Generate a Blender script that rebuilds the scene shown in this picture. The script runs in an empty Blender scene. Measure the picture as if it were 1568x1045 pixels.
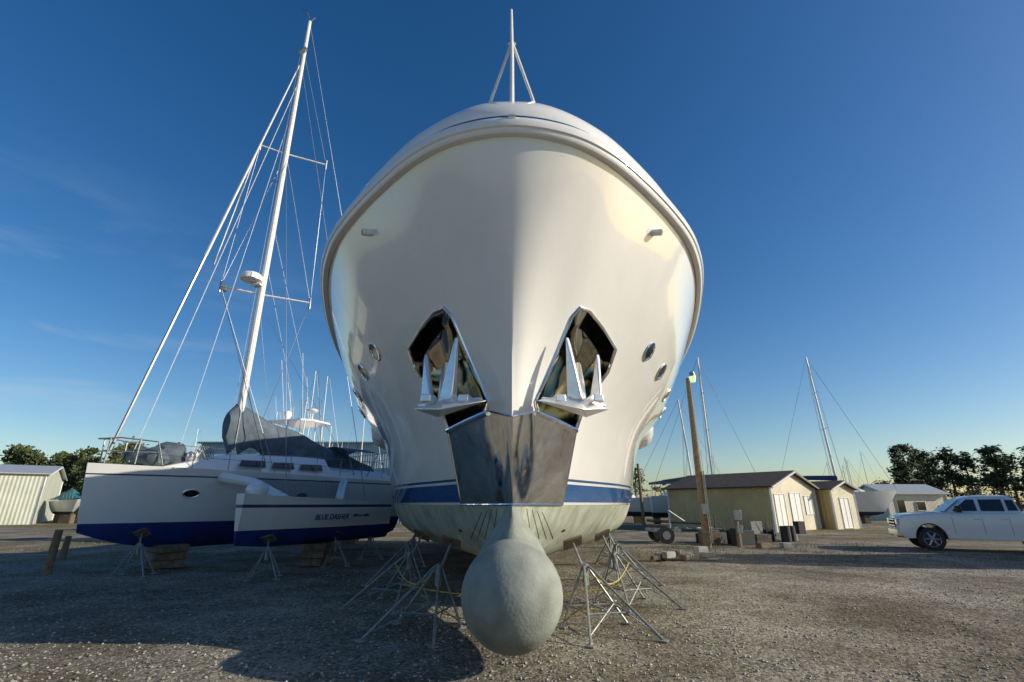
import bpy, bmesh, math, random
import numpy as np
from mathutils import Vector, Matrix
from mathutils.bvhtree import BVHTree
random.seed(7); rng=np.random.default_rng(7)
scene=bpy.context.scene
COL=scene.collection

# ------------------------------------------------------------------ materials
def newmat(name):
    m=bpy.data.materials.new(name); m.use_nodes=True
    nt=m.node_tree; b=nt.nodes['Principled BSDF']
    return m,nt,b
def N(nt,t,**k):
    n=nt.nodes.new(t)
    for a,v in k.items(): setattr(n,a,v)
    return n
def mat(name,col,rough=.5,metal=0,var=.12,scale=6,bump=0,bscale=40,coat=0,emit=None):
    m,nt,b=newmat(name)
    tc=N(nt,'ShaderNodeTexCoord')
    no=N(nt,'ShaderNodeTexNoise'); no.inputs['Scale'].default_value=scale; no.inputs['Detail'].default_value=5
    nt.links.new(tc.outputs['Object'],no.inputs['Vector'])
    r=N(nt,'ShaderNodeValToRGB'); e=r.color_ramp.elements
    e[0].position=.3; e[1].position=.7
    e[0].color=[max(0,c*(1-var)) for c in col]+[1]; e[1].color=[min(1,c*(1+var)) for c in col]+[1]
    nt.links.new(no.outputs['Fac'],r.inputs['Fac']); nt.links.new(r.outputs['Color'],b.inputs['Base Color'])
    b.inputs['Roughness'].default_value=rough; b.inputs['Metallic'].default_value=metal
    b.inputs['Coat Weight'].default_value=coat; b.inputs['Coat Roughness'].default_value=.05
    if bump:
        n2=N(nt,'ShaderNodeTexNoise'); n2.inputs['Scale'].default_value=bscale; n2.inputs['Detail'].default_value=6
        nt.links.new(tc.outputs['Object'],n2.inputs['Vector'])
        bp=N(nt,'ShaderNodeBump'); bp.inputs['Strength'].default_value=bump; bp.inputs['Distance'].default_value=.02
        nt.links.new(n2.outputs['Fac'],bp.inputs['Height']); nt.links.new(bp.outputs['Normal'],b.inputs['Normal'])
    if emit:
        b.inputs['Emission Color'].default_value=(*emit[0],1); b.inputs['Emission Strength'].default_value=emit[1]
    return m
def zmat(name,stops,rough=.25,coat=.5,zmax=10):
    """stops: [(z,color)] constant bands by height; antifouling below is rougher and mottled"""
    m,nt,b=newmat(name)
    g=N(nt,'ShaderNodeNewGeometry'); s=N(nt,'ShaderNodeSeparateXYZ'); nt.links.new(g.outputs['Position'],s.inputs[0])
    mr=N(nt,'ShaderNodeMath',operation='DIVIDE'); nt.links.new(s.outputs['Z'],mr.inputs[0]); mr.inputs[1].default_value=zmax
    r=N(nt,'ShaderNodeValToRGB'); cr=r.color_ramp; cr.interpolation='CONSTANT'
    cr.elements[0].position=0; cr.elements[0].color=(*stops[0][1],1)
    cr.elements[1].position=stops[1][0]/zmax; cr.elements[1].color=(*stops[1][1],1)
    for z,c in stops[2:]:
        e=cr.elements.new(z/zmax); e.color=(*c,1)
    nt.links.new(mr.outputs[0],r.inputs['Fac'])
    lt=N(nt,'ShaderNodeMath',operation='LESS_THAN'); nt.links.new(s.outputs['Z'],lt.inputs[0]); lt.inputs[1].default_value=stops[1][0]
    mp=N(nt,'ShaderNodeMapping'); mp.inputs['Scale'].default_value=(2.2,2.2,.8); nt.links.new(g.outputs['Position'],mp.inputs[0])
    no=N(nt,'ShaderNodeTexNoise'); no.inputs['Scale'].default_value=1.6; no.inputs['Detail'].default_value=8; no.inputs['Roughness'].default_value=.65
    nt.links.new(mp.outputs[0],no.inputs['Vector'])
    r2=N(nt,'ShaderNodeValToRGB'); r2.color_ramp.elements[0].position=.3; r2.color_ramp.elements[1].position=.7
    r2.color_ramp.elements[0].color=(.58,.58,.54,1); r2.color_ramp.elements[1].color=(1.15,1.15,1.12,1)
    nt.links.new(no.outputs['Fac'],r2.inputs['Fac'])
    mx=N(nt,'ShaderNodeMix',data_type='RGBA',blend_type='MULTIPLY'); nt.links.new(lt.outputs[0],mx.inputs['Factor'])
    nt.links.new(r.outputs['Color'],mx.inputs['A']); nt.links.new(r2.outputs['Color'],mx.inputs['B'])
    r3=N(nt,'ShaderNodeValToRGB'); r3.color_ramp.elements[0].color=(.92,.91,.89,1); r3.color_ramp.elements[1].color=(1,1,1,1)
    r3.color_ramp.elements[0].position=.35; r3.color_ramp.elements[1].position=.6
    nt.links.new(no.outputs['Fac'],r3.inputs['Fac'])
    mx2=N(nt,'ShaderNodeMix',data_type='RGBA',blend_type='MULTIPLY'); mx2.inputs['Factor'].default_value=.4
    nt.links.new(mx.outputs['Result'],mx2.inputs['A']); nt.links.new(r3.outputs['Color'],mx2.inputs['B'])
    nt.links.new(mx2.outputs['Result'],b.inputs['Base Color'])
    rr=N(nt,'ShaderNodeMapRange'); nt.links.new(lt.outputs[0],rr.inputs[0]); rr.inputs[3].default_value=rough; rr.inputs[4].default_value=.75
    nt.links.new(rr.outputs[0],b.inputs['Roughness'])
    cc=N(nt,'ShaderNodeMapRange'); nt.links.new(lt.outputs[0],cc.inputs[0]); cc.inputs[3].default_value=coat; cc.inputs[4].default_value=0
    nt.links.new(cc.outputs[0],b.inputs['Coat Weight']); b.inputs['Coat Roughness'].default_value=.04
    return m
WHITE=(.84,.83,.81)
M={}
M['hull']=zmat('yacht_hull_paint',[(0,(.40,.43,.36)),(1.67,WHITE),(1.695,(.012,.095,.30)),(1.98,WHITE),(2.01,(.02,.1,.24)),(2.035,WHITE)],rough=.2,coat=1)
M['white']=mat('white_gelcoat',WHITE,.3,var=.03,coat=.4)
M['whitem']=mat('white_matte',(.7,.7,.68),.55,var=.08)
M['blue']=mat('blue_paint',(.012,.08,.24),.25,coat=.5)
M['bulb']=mat('bulb_antifouling',(.23,.25,.22),.75,var=.34,scale=2.6,bump=.25,bscale=30)
def steelmat(name,col,wave,sc,r0,r1):
    m,nt,b=newmat(name); b.inputs['Metallic'].default_value=1
    b.inputs['Base Color'].default_value=(*col,1)
    tc=N(nt,'ShaderNodeTexCoord'); no=N(nt,'ShaderNodeTexNoise'); no.inputs['Scale'].default_value=sc; no.inputs['Detail'].default_value=1
    mp=N(nt,'ShaderNodeMapping'); mp.inputs['Scale'].default_value=(1.6,1,.5); nt.links.new(tc.outputs['Object'],mp.inputs[0])
    nt.links.new(mp.outputs[0],no.inputs['Vector'])
    n3=N(nt,'ShaderNodeTexNoise'); n3.inputs['Scale'].default_value=9; n3.inputs['Detail'].default_value=9; n3.inputs['Roughness'].default_value=.7
    nt.links.new(tc.outputs['Object'],n3.inputs['Vector'])
    mr=N(nt,'ShaderNodeMapRange'); nt.links.new(n3.outputs['Fac'],mr.inputs[0]); mr.inputs[1].default_value=.4; mr.inputs[2].default_value=.75; mr.inputs[3].default_value=r0; mr.inputs[4].default_value=r1
    nt.links.new(mr.outputs[0],b.inputs['Roughness'])
    bp=N(nt,'ShaderNodeBump'); bp.inputs['Strength'].default_value=wave; bp.inputs['Distance'].default_value=.1
    nt.links.new(no.outputs['Fac'],bp.inputs['Height']); nt.links.new(bp.outputs['Normal'],b.inputs['Normal'])
    return m
M['steel']=steelmat('polished_stainless',(.94,.93,.91),.35,.9,.03,.22)
M['pocket']=steelmat('pocket_stainless',(.80,.77,.70),.35,1.2,.04,.2)
M['anchor']=mat('anchor_steel',(.88,.88,.87),.34,.75,var=.08,scale=12,bump=.1)
M['galv']=mat('galvanised_steel',(.28,.29,.28),.5,.6,var=.3,scale=15)
M['alu']=mat('mast_white',(.78,.77,.72),.35,var=.06)
M['wire']=mat('rigging_wire',(.22,.23,.26),.4,.5)
M['wirew']=mat('rigging_line_pale',(.6,.6,.58),.6)
M['black']=mat('black_rubber',(.02,.02,.022),.7,bump=.1)
M['glass']=mat('dark_glass',(.012,.014,.018),.06,var=.2,coat=.5)
M['yellow']=mat('yellow_chain',(.6,.45,.03),.5)
M['wood']=mat('weathered_timber',(.16,.12,.08),.85,var=.4,scale=8,bump=.5)
M['pole']=mat('pole_timber',(.22,.16,.09),.85,var=.35,scale=10,bump=.5)
M['cover']=mat('canvas_cover',(.095,.125,.155),.85,var=.25,scale=4,bump=.6,bscale=6)
M['navy']=mat('navy_canvas',(.015,.04,.14),.7,var=.2)
M['teal']=mat('teal_cover',(.03,.17,.2),.7,var=.2)
M['concrete']=mat('concrete',(.32,.31,.29),.85,var=.25,bump=.4)
def corrugated(name,col,scale=26,rough=.5,axis='X'):
    m=mat(name,col,rough,var=.12,scale=.8)
    nt=m.node_tree;b=nt.nodes['Principled BSDF']
    g=N(nt,'ShaderNodeNewGeometry')
    w=N(nt,'ShaderNodeTexWave',wave_type='BANDS',bands_direction=axis); w.inputs['Scale'].default_value=scale/10; w.inputs['Distortion'].default_value=0
    nt.links.new(g.outputs['Position'],w.inputs['Vector'])
    bp=N(nt,'ShaderNodeBump'); bp.inputs['Strength'].default_value=.8; bp.inputs['Distance'].default_value=.04
    nt.links.new(w.outputs['Fac'],bp.inputs['Height']); nt.links.new(bp.outputs['Normal'],b.inputs['Normal'])
    return m
M['tan']=corrugated('tan_siding',(.60,.43,.18),22)
M['shedwhite']=corrugated('pale_siding',(.68,.62,.48),22)
M['bluewall']=corrugated('blue_grey_metal_wall',(.22,.33,.43),14)
M['greenwall']=corrugated('pale_green_metal_wall',(.55,.57,.47),14)
M['roofdark']=mat('brown_shingle',(.075,.052,.036),.85,var=.3,scale=3,bump=.5)
M['roofmetal']=mat('metal_roof',(.5,.5,.47),.4,.3,var=.1)
def leafmat(name,a,bc):
    m,nt,b=newmat(name)
    g=N(nt,'ShaderNodeNewGeometry'); no=N(nt,'ShaderNodeTexNoise'); no.inputs['Scale'].default_value=.6; no.inputs['Detail'].default_value=6
    nt.links.new(g.outputs['Position'],no.inputs['Vector'])
    r=N(nt,'ShaderNodeValToRGB'); r.color_ramp.elements[0].position=.35; r.color_ramp.elements[1].position=.65
    r.color_ramp.elements[0].color=(*a,1); r.color_ramp.elements[1].color=(*bc,1)
    nt.links.new(no.outputs['Fac'],r.inputs['Fac']); nt.links.new(r.outputs['Color'],b.inputs['Base Color'])
    b.inputs['Roughness'].default_value=.8
    return m
M['leaf']=leafmat('pine_foliage',(.035,.055,.018),(.10,.12,.035))
M['bark']=mat('bark',(.12,.085,.055),.9,var=.3,bump=.5)
M['grass']=leafmat('dry_grass',(.12,.1,.03),(.2,.16,.06))

# ------------------------------------------------------------------ mesh builder
def root(name,loc=(0,0,0)):
    e=bpy.data.objects.new(name,None); e.empty_display_size=.3; e.location=loc; COL.objects.link(e); return e
class MB:
    def __init__(s,name,*mats):
        s.name=name; s.mats=[M[m] for m in mats]; s.keys=list(mats); s.v=[];s.f=[];s.mi=[];s.sm=[]
    def k(s,m):
        if m not in s.keys: s.keys.append(m); s.mats.append(M[m])
        return s.keys.index(m)
    def add(s,vs,fs,m,smooth=False):
        o=len(s.v); s.v+= [tuple(v) for v in vs]; i=s.k(m)
        for f in fs: s.f.append([o+a for a in f]); s.mi.append(i); s.sm.append(smooth)
    def box(s,c,size,m,rot=0,M4=None,taper=1):
        x,y,z=[a/2 for a in size]; vs=[]
        for dz in(-1,1):
            t=taper if dz>0 else 1
            for dx,dy in((-1,-1),(1,-1),(1,1),(-1,1)):
                p=Vector((dx*x*t,dy*y*t,dz*z))
                if M4: p=M4@p
                else: p=Matrix.Rotation(rot,3,'Z')@p
                vs.append(p+Vector(c))
        s.add(vs,[(3,2,1,0),(4,5,6,7),(0,1,5,4),(1,2,6,5),(2,3,7,6),(3,0,4,7)],m)
    def tube(s,pts,r,m,n=8,cap=True,flat=None):
        pts=[Vector(p) for p in pts]; L=len(pts)
        rs=r if isinstance(r,(list,tuple)) else [r]*L
        vs=[];fs=[]; up=None
        for i,p in enumerate(pts):
            d=(pts[min(i+1,L-1)]-pts[max(i-1,0)]).normalized()
            if up is None: up=Vector((0,0,1)) if abs(d.z)<.9 else Vector((0,1,0))
            a=d.cross(up).normalized(); b=a.cross(d).normalized(); up=b
            for j in range(n):
                t=2*math.pi*j/n; vs.append(p+(a*math.cos(t)+b*math.sin(t))*rs[i])
        for i in range(L-1):
            for j in range(n):
                k=(j+1)%n; fs.append((i*n+j,i*n+k,(i+1)*n+k,(i+1)*n+j))
        if cap: fs.append(tuple(range(n))[::-1]); fs.append(tuple((L-1)*n+j for j in range(n)))
        s.add(vs,fs,m,True)
    def loft(s,rings,m,smooth=True,closed=True,cap=True,mfun=None):
        n=len(rings[0]); vs=[p for r in rings for p in r]; o=len(s.v); s.v+=[tuple(v) for v in vs]
        for i in range(len(rings)-1):
            for j in range(n if closed else n-1):
                k=(j+1)%n
                s.f.append([o+i*n+j,o+i*n+k,o+(i+1)*n+k,o+(i+1)*n+j]); s.mi.append(s.k(mfun(i,j) if mfun else m)); s.sm.append(smooth)
        if cap:
            s.f.append([o+j for j in range(n)][::-1]); s.mi.append(s.k(m)); s.sm.append(False)
            s.f.append([o+(len(rings)-1)*n+j for j in range(n)]); s.mi.append(s.k(m)); s.sm.append(False)
    def sph(s,c,r,m,n=16):
        rings=[]
        for i in range(1,n//2):
            a=math.pi*i/(n//2)
            rings.append([(c[0]+r[0]*math.sin(a)*math.cos(2*math.pi*j/n),c[1]+r[1]*math.sin(a)*math.sin(2*math.pi*j/n),c[2]+r[2]*math.cos(a)) for j in range(n)])
        s.loft(rings,m)
    def obj(s,parent=None,bevel=0,recalc=False,angle=35):
        me=bpy.data.meshes.new(s.name); me.from_pydata(s.v,[],s.f)
        for m in s.mats: me.materials.append(m)
        me.polygons.foreach_set('material_index',s.mi); me.polygons.foreach_set('use_smooth',s.sm)
        me.update()
        if recalc:
            bm=bmesh.new(); bm.from_mesh(me); bmesh.ops.recalc_face_normals(bm,faces=bm.faces); bm.to_mesh(me); bm.free()
        try: me.set_sharp_from_angle(angle=math.radians(angle))
        except Exception: pass
        o=bpy.data.objects.new(s.name,me); COL.objects.link(o)
        if parent: o.parent=parent
        if bevel:
            b=o.modifiers.new('bevel','BEVEL'); b.width=bevel; b.segments=2; b.limit_method='ANGLE'; b.angle_limit=math.radians(35)
        return o

# ------------------------------------------------------------------ motor yacht
yacht=root('motor_yacht')
def cr(P,n,rnd=False):
    P=np.array(P,float); k=len(P); out=[]
    g=P[1]*np.array([-1,1,1]) if rnd else 2*P[0]-P[1]
    E=np.vstack([g,P,2*P[-1]-P[-2]])
    for i in range(k-1):
        a,b,c,d=E[i:i+4]
        for t in np.arange(n)/n:
            out.append(.5*((2*b)+(c-a)*t+(2*a-5*b+4*c-d)*t*t+(3*b-a-3*c+d)*t**3))
    out.append(P[-1]); return np.array(out)
SH=[(0,5.2,6.50),(.742,5.33,6.48),(1.33,5.63,6.43),(1.9,6.1,6.35),(2.6,6.8,6.22),(3.14,7.47,6.06),(3.61,8.45,5.9),(3.95,9.7,5.6),(4.17,11.1,5.3),(4.2,12.7,4.9),(4.17,14.9,4.6),(4.1,24,4.4)]
M2=[(0,5.72,4.9),(.32,5.79,4.9),(.72,6.02,4.88),(1.2,6.35,4.85),(1.8,6.95,4.8),(2.35,7.6,4.7),(2.9,8.5,4.6),(3.4,9.7,4.4),(3.72,11.1,4.2),(3.92,12.7,3.95),(3.98,14.9,3.8),(4.0,24,3.7)]
M1=[(0,6.22,3.15),(.13,6.33,3.15),(.34,6.6,3.15),(.62,6.92,3.15),(1.02,7.42,3.15),(1.46,8.0,3.15),(2.0,8.85,3.12),(2.52,9.9,3.1),(2.94,11.3,3.05),(3.26,12.9,3.0),(3.5,15,2.95),(3.7,24,2.9)]
WL=[(0,6.6,1.67),(.08,6.75,1.67),(.22,7.05,1.67),(.42,7.4,1.67),(.75,7.95,1.67),(1.1,8.6,1.67),(1.58,9.4,1.67),(2.12,10.4,1.67),(2.62,11.7,1.67),(3.0,13.3,1.67),(3.38,15.3,1.67),(3.65,24,1.67)]
CH=[(0,6.8,1.25),(.06,6.95,1.25),(.15,7.25,1.24),(.3,7.65,1.2),(.55,8.3,1.13),(.85,9,1.06),(1.2,9.8,1.02),(1.62,10.8,.98),(2.0,12,.95),(2.35,13.5,.93),(2.7,15.4,.92),(3.0,24,.92)]
KE=[(0,c[1]+.15,.62-.01*i) for i,c in enumerate(CH)]
NS=8
rows=np.array([cr(r,NS,q) for r,q in ((KE,0),(CH,0),(WL,0),(M1,0),(M2,1),(SH,1))])
T=rows.shape[1]
grid=np.array([cr(rows[:,t,:],9) for t in range(T)])
grid[:,0,0]=0; grid[0,:,0]=0
grid[:,:,0]=np.maximum(grid[:,:,0],0)
W=grid.shape[1]
bm=bmesh.new()
R=[[bm.verts.new(grid[t,w]) for w in range(W)] for t in range(T)]
Lf=[[bm.verts.new(grid[t,w]*np.array([-1,1,1])) for w in range(W)] for t in range(T)]
for t in range(T-1):
    for w in range(W-1):
        bm.faces.new((R[t][w],R[t+1][w],R[t+1][w+1],R[t][w+1]))
        bm.faces.new((Lf[t][w],Lf[t][w+1],Lf[t+1][w+1],Lf[t+1][w]))
    bm.faces.new((R[t][W-1],R[t+1][W-1],Lf[t+1][W-1],Lf[t][W-1]))
for w in range(W-1):
    bm.faces.new((R[T-1][w],Lf[T-1][w],Lf[T-1][w+1],R[T-1][w+1]))
bmesh.ops.remove_doubles(bm,verts=bm.verts,dist=1e-4)
bmesh.ops.dissolve_degenerate(bm,edges=bm.edges,dist=1e-5)
bmesh.ops.recalc_face_normals(bm,faces=bm.faces)
for f in bm.faces: f.smooth=True
hme=bpy.data.meshes.new('hull'); bm.to_mesh(hme)
bvh=BVHTree.FromBMesh(bm); bm.free()
hme.materials.append(M['hull']); hme.materials.append(M['pocket'])
hull=bpy.data.objects.new('hull',hme); COL.objects.link(hull); hull.parent=yacht
def front(x,z):
    h=bvh.ray_cast(Vector((x,-5,z)),Vector((0,1,0)))
    return h[0],h[1]
def side(y,z,s=1):
    h=bvh.ray_cast(Vector((9*s,y,z)),Vector((-s,0,0))); return h[0],h[1]
POCK=[(1.66,4.05),(1.38,4.25),(1.14,4.38),(.98,4.38),(.86,4.24),(.6,3.65),(.32,3.05),(.36,2.9),(1.0,2.78),(1.15,3.2),(1.55,3.72)]
for s in (-1,1):
    P=[(s*x,z) for x,z in POCK]
    F=[];B=[]
    cx=sum(p[0] for p in P)/len(P); cz=sum(p[1] for p in P)/len(P)
    for x,z in P:
        q,n=front(x,z); F.append(Vector((x,q.y-1.0,z)))
        B.append(Vector((cx+(x-cx)*.85,q.y+.55,cz+(z-cz)*.85)))
    n=len(P)
    mid=[ (Vector((x,front(x,z)[0].y,z))) for x,z in P]
    vs=F+mid+B+[sum(F,Vector())/n,sum(B,Vector())/n]
    fs=[]
    for i in range(n):
        j=(i+1)%n
        fs+= [(i,j,n+j,n+i),(n+i,n+j,2*n+j,2*n+i),(j,i,3*n),(2*n+i,2*n+j,3*n+1)]
    me=bpy.data.meshes.new('cut'); me.from_pydata(vs,[],fs)
    me.materials.append(M['hull']); me.materials.append(M['pocket'])
    b2=bmesh.new(); b2.from_mesh(me); bmesh.ops.recalc_face_normals(b2,faces=b2.faces)
    for f in b2.faces: f.material_index=1
    b2.to_mesh(me); b2.free()
    c=bpy.data.objects.new('cut',me); COL.objects.link(c)
    md=hull.modifiers.new('b','BOOLEAN'); md.operation='DIFFERENCE'; md.object=c; md.solver='EXACT'
    bpy.context.view_layer.update()
    dg=bpy.context.evaluated_depsgraph_get()
    nm=bpy.data.meshes.new_from_object(hull.evaluated_get(dg))
    hull.modifiers.clear(); hull.data=nm; bpy.data.objects.remove(c)
    rim=MB('anchor_pocket_rim','steel')
    pts=[]
    for i in range(n):
        a=P[i];b=P[(i+1)%n]
        for t in (0,.25,.5,.75):
            q,nn=front(a[0]+(b[0]-a[0])*t,a[1]+(b[1]-a[1])*t); pts.append(q+nn*.004)
    pts.append(pts[0]); rim.tube(pts,.026,'steel',8,False); rim.obj(yacht)
hull.data.set_sharp_from_angle(angle=math.radians(40))
# stem plates
pl=MB('stem_guard_plate','steel')
g=[];nu,nv=20,20
for iv in range(nv+1):
    r=[]
    for iu in range(-nu,nu+1):
        u=abs(iu)/nu; s=1 if iu>=0 else -1
        xt=u*1.0; zt=2.78+.15*min(xt/.34,1) if xt<.34 else 2.93-.15*(xt-.34)/.66
        xb=u*.78; zb=1.69
        v=iv/nv; x=s*(xb+(xt-xb)*v); z=zb+(zt-zb)*v
        q,nn=front(x,z); r.append(q+nn*.014+Vector((0,-.004,0)))
    g.append(r)
pl.loft(g,'steel',closed=False,cap=False); pl.obj(yacht,angle=25)
ed=MB('stem_guard_edge','steel')
for side_ in (0,-1): ed.tube([r[side_] for r in g],.012,'steel',6)
ed.tube(g[0],.014,'steel',6); ed.tube(g[-1],.014,'steel',6); ed.obj(yacht)
# rub rail along the sheer
sheer=cr(SH,8,True)
rr=MB('rub_rail','white')
full=[Vector((-p[0],p[1],p[2])) for p in sheer[::-1]]+[Vector(p) for p in sheer[1:]]
rings=[]
def outward(i,L):
    d=(L[min(i+1,len(L)-1)]-L[max(i-1,0)]); d.z=0; d.normalize(); return Vector((d.y,-d.x,0))
for i,p in enumerate(full):
    o=outward(i,full)
    prof=[(-.06,-.15),(.02,-.15),(.04,-.13),(.05,-.085),(.075,-.07),(.09,0),(.07,.06),(.02,.09),(-.08,.09)]
    rings.append([p+o*a+Vector((0,0,b)) for a,b in prof])
rr.loft(rings,'white'); rr.obj(yacht,recalc=True,angle=40)
# bulwark
TOPL=[(0,5.42,7.11),(.45,5.46,7.10),(.93,5.62,7.03),(1.44,5.97,6.98),(2.1,6.62,6.85),(2.66,7.4,6.66),(3.1,8.4,6.4),(3.5,9.7,6.0),(3.75,11.1,5.6),(3.85,12.7,5.15),(3.85,14.9,4.8),(3.85,24,4.6)]
tl=cr(TOPL,8,True); rings=[]
def mir(a): return [Vector((-p[0],p[1],p[2])) for p in a[::-1]]+[Vector(p) for p in a[1:]]
topf=mir(tl); nfl=len(full)
for i in range(nfl):
    a=full[i]+Vector((0,0,.085)); b=topf[i]; o=outward(i,full); a=a-o*.05
    r=[]
    for t in (0,.05,.11,.17,.24,.45,.7,.88,1):
        r.append(a.lerp(b,t)+o*(.10*math.sin(math.pi*min(t,1)**.9)))
    r.append(b-o*.06); r.append(b-o*.12+Vector((0,0,-.5)))
    rings.append(r)
bw=MB('bulwark','white','blue')
bw.loft(rings,'white',closed=False,cap=False,mfun=lambda i,j:'blue' if j in(1,2) else 'white'); bw.obj(yacht,angle=70)
dk=MB('foredeck','whitem')
vs=[];fs=[]
for i,p in enumerate(tl): vs+= [(p[0]*.96,p[1]+.1,p[2]-.35),(-p[0]*.96,p[1]+.1,p[2]-.35)]
for i in range(len(tl)-1): fs.append((2*i,2*i+2,2*i+3,2*i+1))
dk.add(vs,fs,'whitem'); dk.obj(yacht)
dh=MB('deckhouse','white','glass')
def ringrect(x,y0,y1,z,r=.6):
    out=[]
    for (cx,cy,a0) in ((x-r,y0+r,-90),(x-r,y1-r,0),(-x+r,y1-r,90),(-x+r,y0+r,180)):
        for a in (0,30,60,90): t=math.radians(a0+a); out.append((cx+r*math.cos(t),cy+r*math.sin(t),z))
    return out
dh.loft([ringrect(3.1,13,24,4.4),ringrect(3,13.2,24,5.3)],'white')
dh.loft([ringrect(2.95,13.3,23.9,5.3),ringrect(2.6,14.1,23.9,5.95)],'glass')
dh.loft([ringrect(2.8,13.9,24,5.95),ringrect(2.7,14.1,24,6.1)],'white'); dh.obj(yacht)
# bulbous bow
bb=MB('bulbous_bow','bulb')
rings=[];prof=[]
for i in range(1,13):
    a=math.pi/2*i/12; prof.append((6.0-.6*math.cos(a),.565*math.sin(a)))
prof+= [(6.3,.562),(6.7,.545),(7.2,.5),(7.8,.42),(8.5,.3),(9.3,.15)]
for y,r in prof:
    lift=0 if y<6.3 else .03*(y-6.3)
    rings.append([(r*math.cos(2*math.pi*j/40),y,.735+lift+r*1.0*math.sin(2*math.pi*j/40)) for j in range(40)])
bb.loft(rings,'bulb')
rings=[]
for z,hw,y0,dd in((.9,.5,6.1,1.0),(1.08,.45,6.16,1.0),(1.2,.38,6.24,1.0),(1.32,.29,6.36,.95),(1.42,.22,6.45,.9),(1.52,.165,6.52,.8),(1.665,.12,6.56,.6)):
    ring=[]
    for j in range(24):
        t=2*math.pi*j/24; ring.append((hw*math.sin(t),y0+dd-dd*math.cos(t) ,z))
    rings.append(ring)
bb.loft(rings,'bulb'); bb.obj(yacht,angle=60)
# anchors
for s in (-1,1):
    an=MB('bow_anchor','anchor')
    def V(x,y,z): return Vector((s*x,y,z))
    c=[V(1.40,6.78,2.97),V(.31,6.27,2.99),V(.92,6.22,2.86),V(.86,6.85,3.0),V(.9,6.45,3.1),V(1.0,6.5,2.80)]
    an.add(c,[(0,2,4),(2,1,4),(1,3,4),(3,0,4),(2,0,5),(1,2,5),(3,1,5),(0,3,5)],'anchor')
    for base,tip,w in ((V(.87,6.46,3.0),V(.77,6.36,3.9),.125),(V(1.17,6.66,3.02),V(1.25,6.72,3.76),.10)):
        b0=base+Vector((-w,-.02,0));b1=base+Vector((w,.03,0));b2=base+Vector((w*.5,-.14,.02));b3=base+Vector((w*.2,.1,0))
        t0=tip+Vector((-.024,0,0));t1=tip+Vector((.028,.02,0))
        an.add([b0,b2,b1,b3,t0,t1],[(0,1,4),(1,5,4),(1,2,5),(2,3,5),(3,4,5),(3,0,4),(0,3,2,1)],'anchor')
    an.tube([V(.95,6.5,2.98),V(1.0,6.9,3.4),V(1.02,7.25,3.75)],[.07,.06,.055],'anchor',6)
    for x in (.62,1.12): an.box(V(x,6.45,3.03),(.14,.3,.1),'anchor',.2*s)
    an.tube([V(.4,6.36,3.02),V(1.3,6.7,3.0)],.035,'anchor',8)
    q1=front(s*.34,2.9)[0];q2=front(s*1.0,2.78)[0]
    an.obj(yacht,bevel=.012,recalc=True,angle=20)
    lip=MB('pocket_lip','steel'); lip.tube([q1+Vector((0,-.03,0)),q1.lerp(q2,.5)+Vector((0,-.08,0)),q2+Vector((0,-.03,0))],.045,'steel',10); lip.obj(yacht)
# bow staff
st=MB('bow_light_staff','alu','wire')
st.tube([(0,5.5,6.95),(0,5.52,8.0),(-.01,5.54,9.05)],[.034,.03,.02],'alu')
for s in(-1,1): st.tube([(s*.38,5.6,6.9),(s*.36,5.58,7.1),(0,5.54,8.38)],.024,'alu')
st.tube([(-.06,5.55,8.36),(.06,5.55,8.36)],.018,'alu'); st.tube([(0,5.5,7.05),(0,5.5,7.12)],.06,'alu',12)
st.obj(yacht)
fl=MB('bow_fairlead','steel','white')
for s in(-1,1): fl.tube([(s*.05,5.24,6.74),(s*.17,5.3,6.92),(s*.3,5.42,7.1)],.018,'white')
fl.tube([(-.05,5.13,6.56),(.05,5.13,6.56)],.03,'steel'); fl.obj(yacht)
def disc(mb,q,nn,a,b,m,off,rot=0,thick=.012,ring=None):
    up=Vector((0,0,1)); t=up.cross(nn).normalized(); u=nn.cross(t)
    P=[q+nn*off+ t*(a*math.cos(2*math.pi*j/24))+u*(b*math.sin(2*math.pi*j/24)) for j in range(24)]
    mb.add(P,[list(range(24))],m)
    if ring: mb.tube(P+[P[0]],ring,'steel',6,False)
po=MB('porthole','glass','steel')
for s in(-1,1):
    for y,z in((8.15,4.25),(9.05,4.12),(10.6,4.0),(12.2,3.9)):
        q,nn=side(y,z,s); disc(po,q,nn,.14,.165,'glass',.014,ring=.018)
po.obj(yacht)
fs_=MB('mooring_fairlead','white','black')
for s in(-1,1):
    q,nn=front(s*2.24,5.78)
    dd=(nn*.6+Vector((s*.9,-.2,0))).normalized()
    fs_.tube([q-dd*.05,q+dd*.14],.055,'white',14); fs_.tube([q+dd*.141,q+dd*.143],.038,'black',12)
fs_.obj(yacht)
th=MB('thruster_opening','black')
for s in(-1,1):
    q,nn=front(s*.85,1.28)
    disc(th,q,nn,.07,.03,'black',.006)
    for k in range(4):
        pts=[]
        for t in np.linspace(0,1,6):
            x=s*(.2+.08*k+(.08+.05*k)*t); z=1.64-.42*t-.02*k
            q,nn=front(x,z)
            if q: pts.append(q+nn*.001)
        if len(pts)>2: th.tube(pts,.005,'black',5)
th.obj(yacht)
sp=MB('side_sponson','white')
for s in(-1,1):
    rings=[]
    for y,k in((13.2,.25),(13.3,.7),(13.6,1),(16,1),(24,1)):
        ring=[]
        for j in range(16):
            a=2*math.pi*j/16; ring.append((s*(3.6+.36*k*math.cos(a)),y,3.72+.55*k*math.sin(a)))
        rings.append(ring)
    sp.loft(rings,'white')
sp.obj(yacht,recalc=True)

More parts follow.
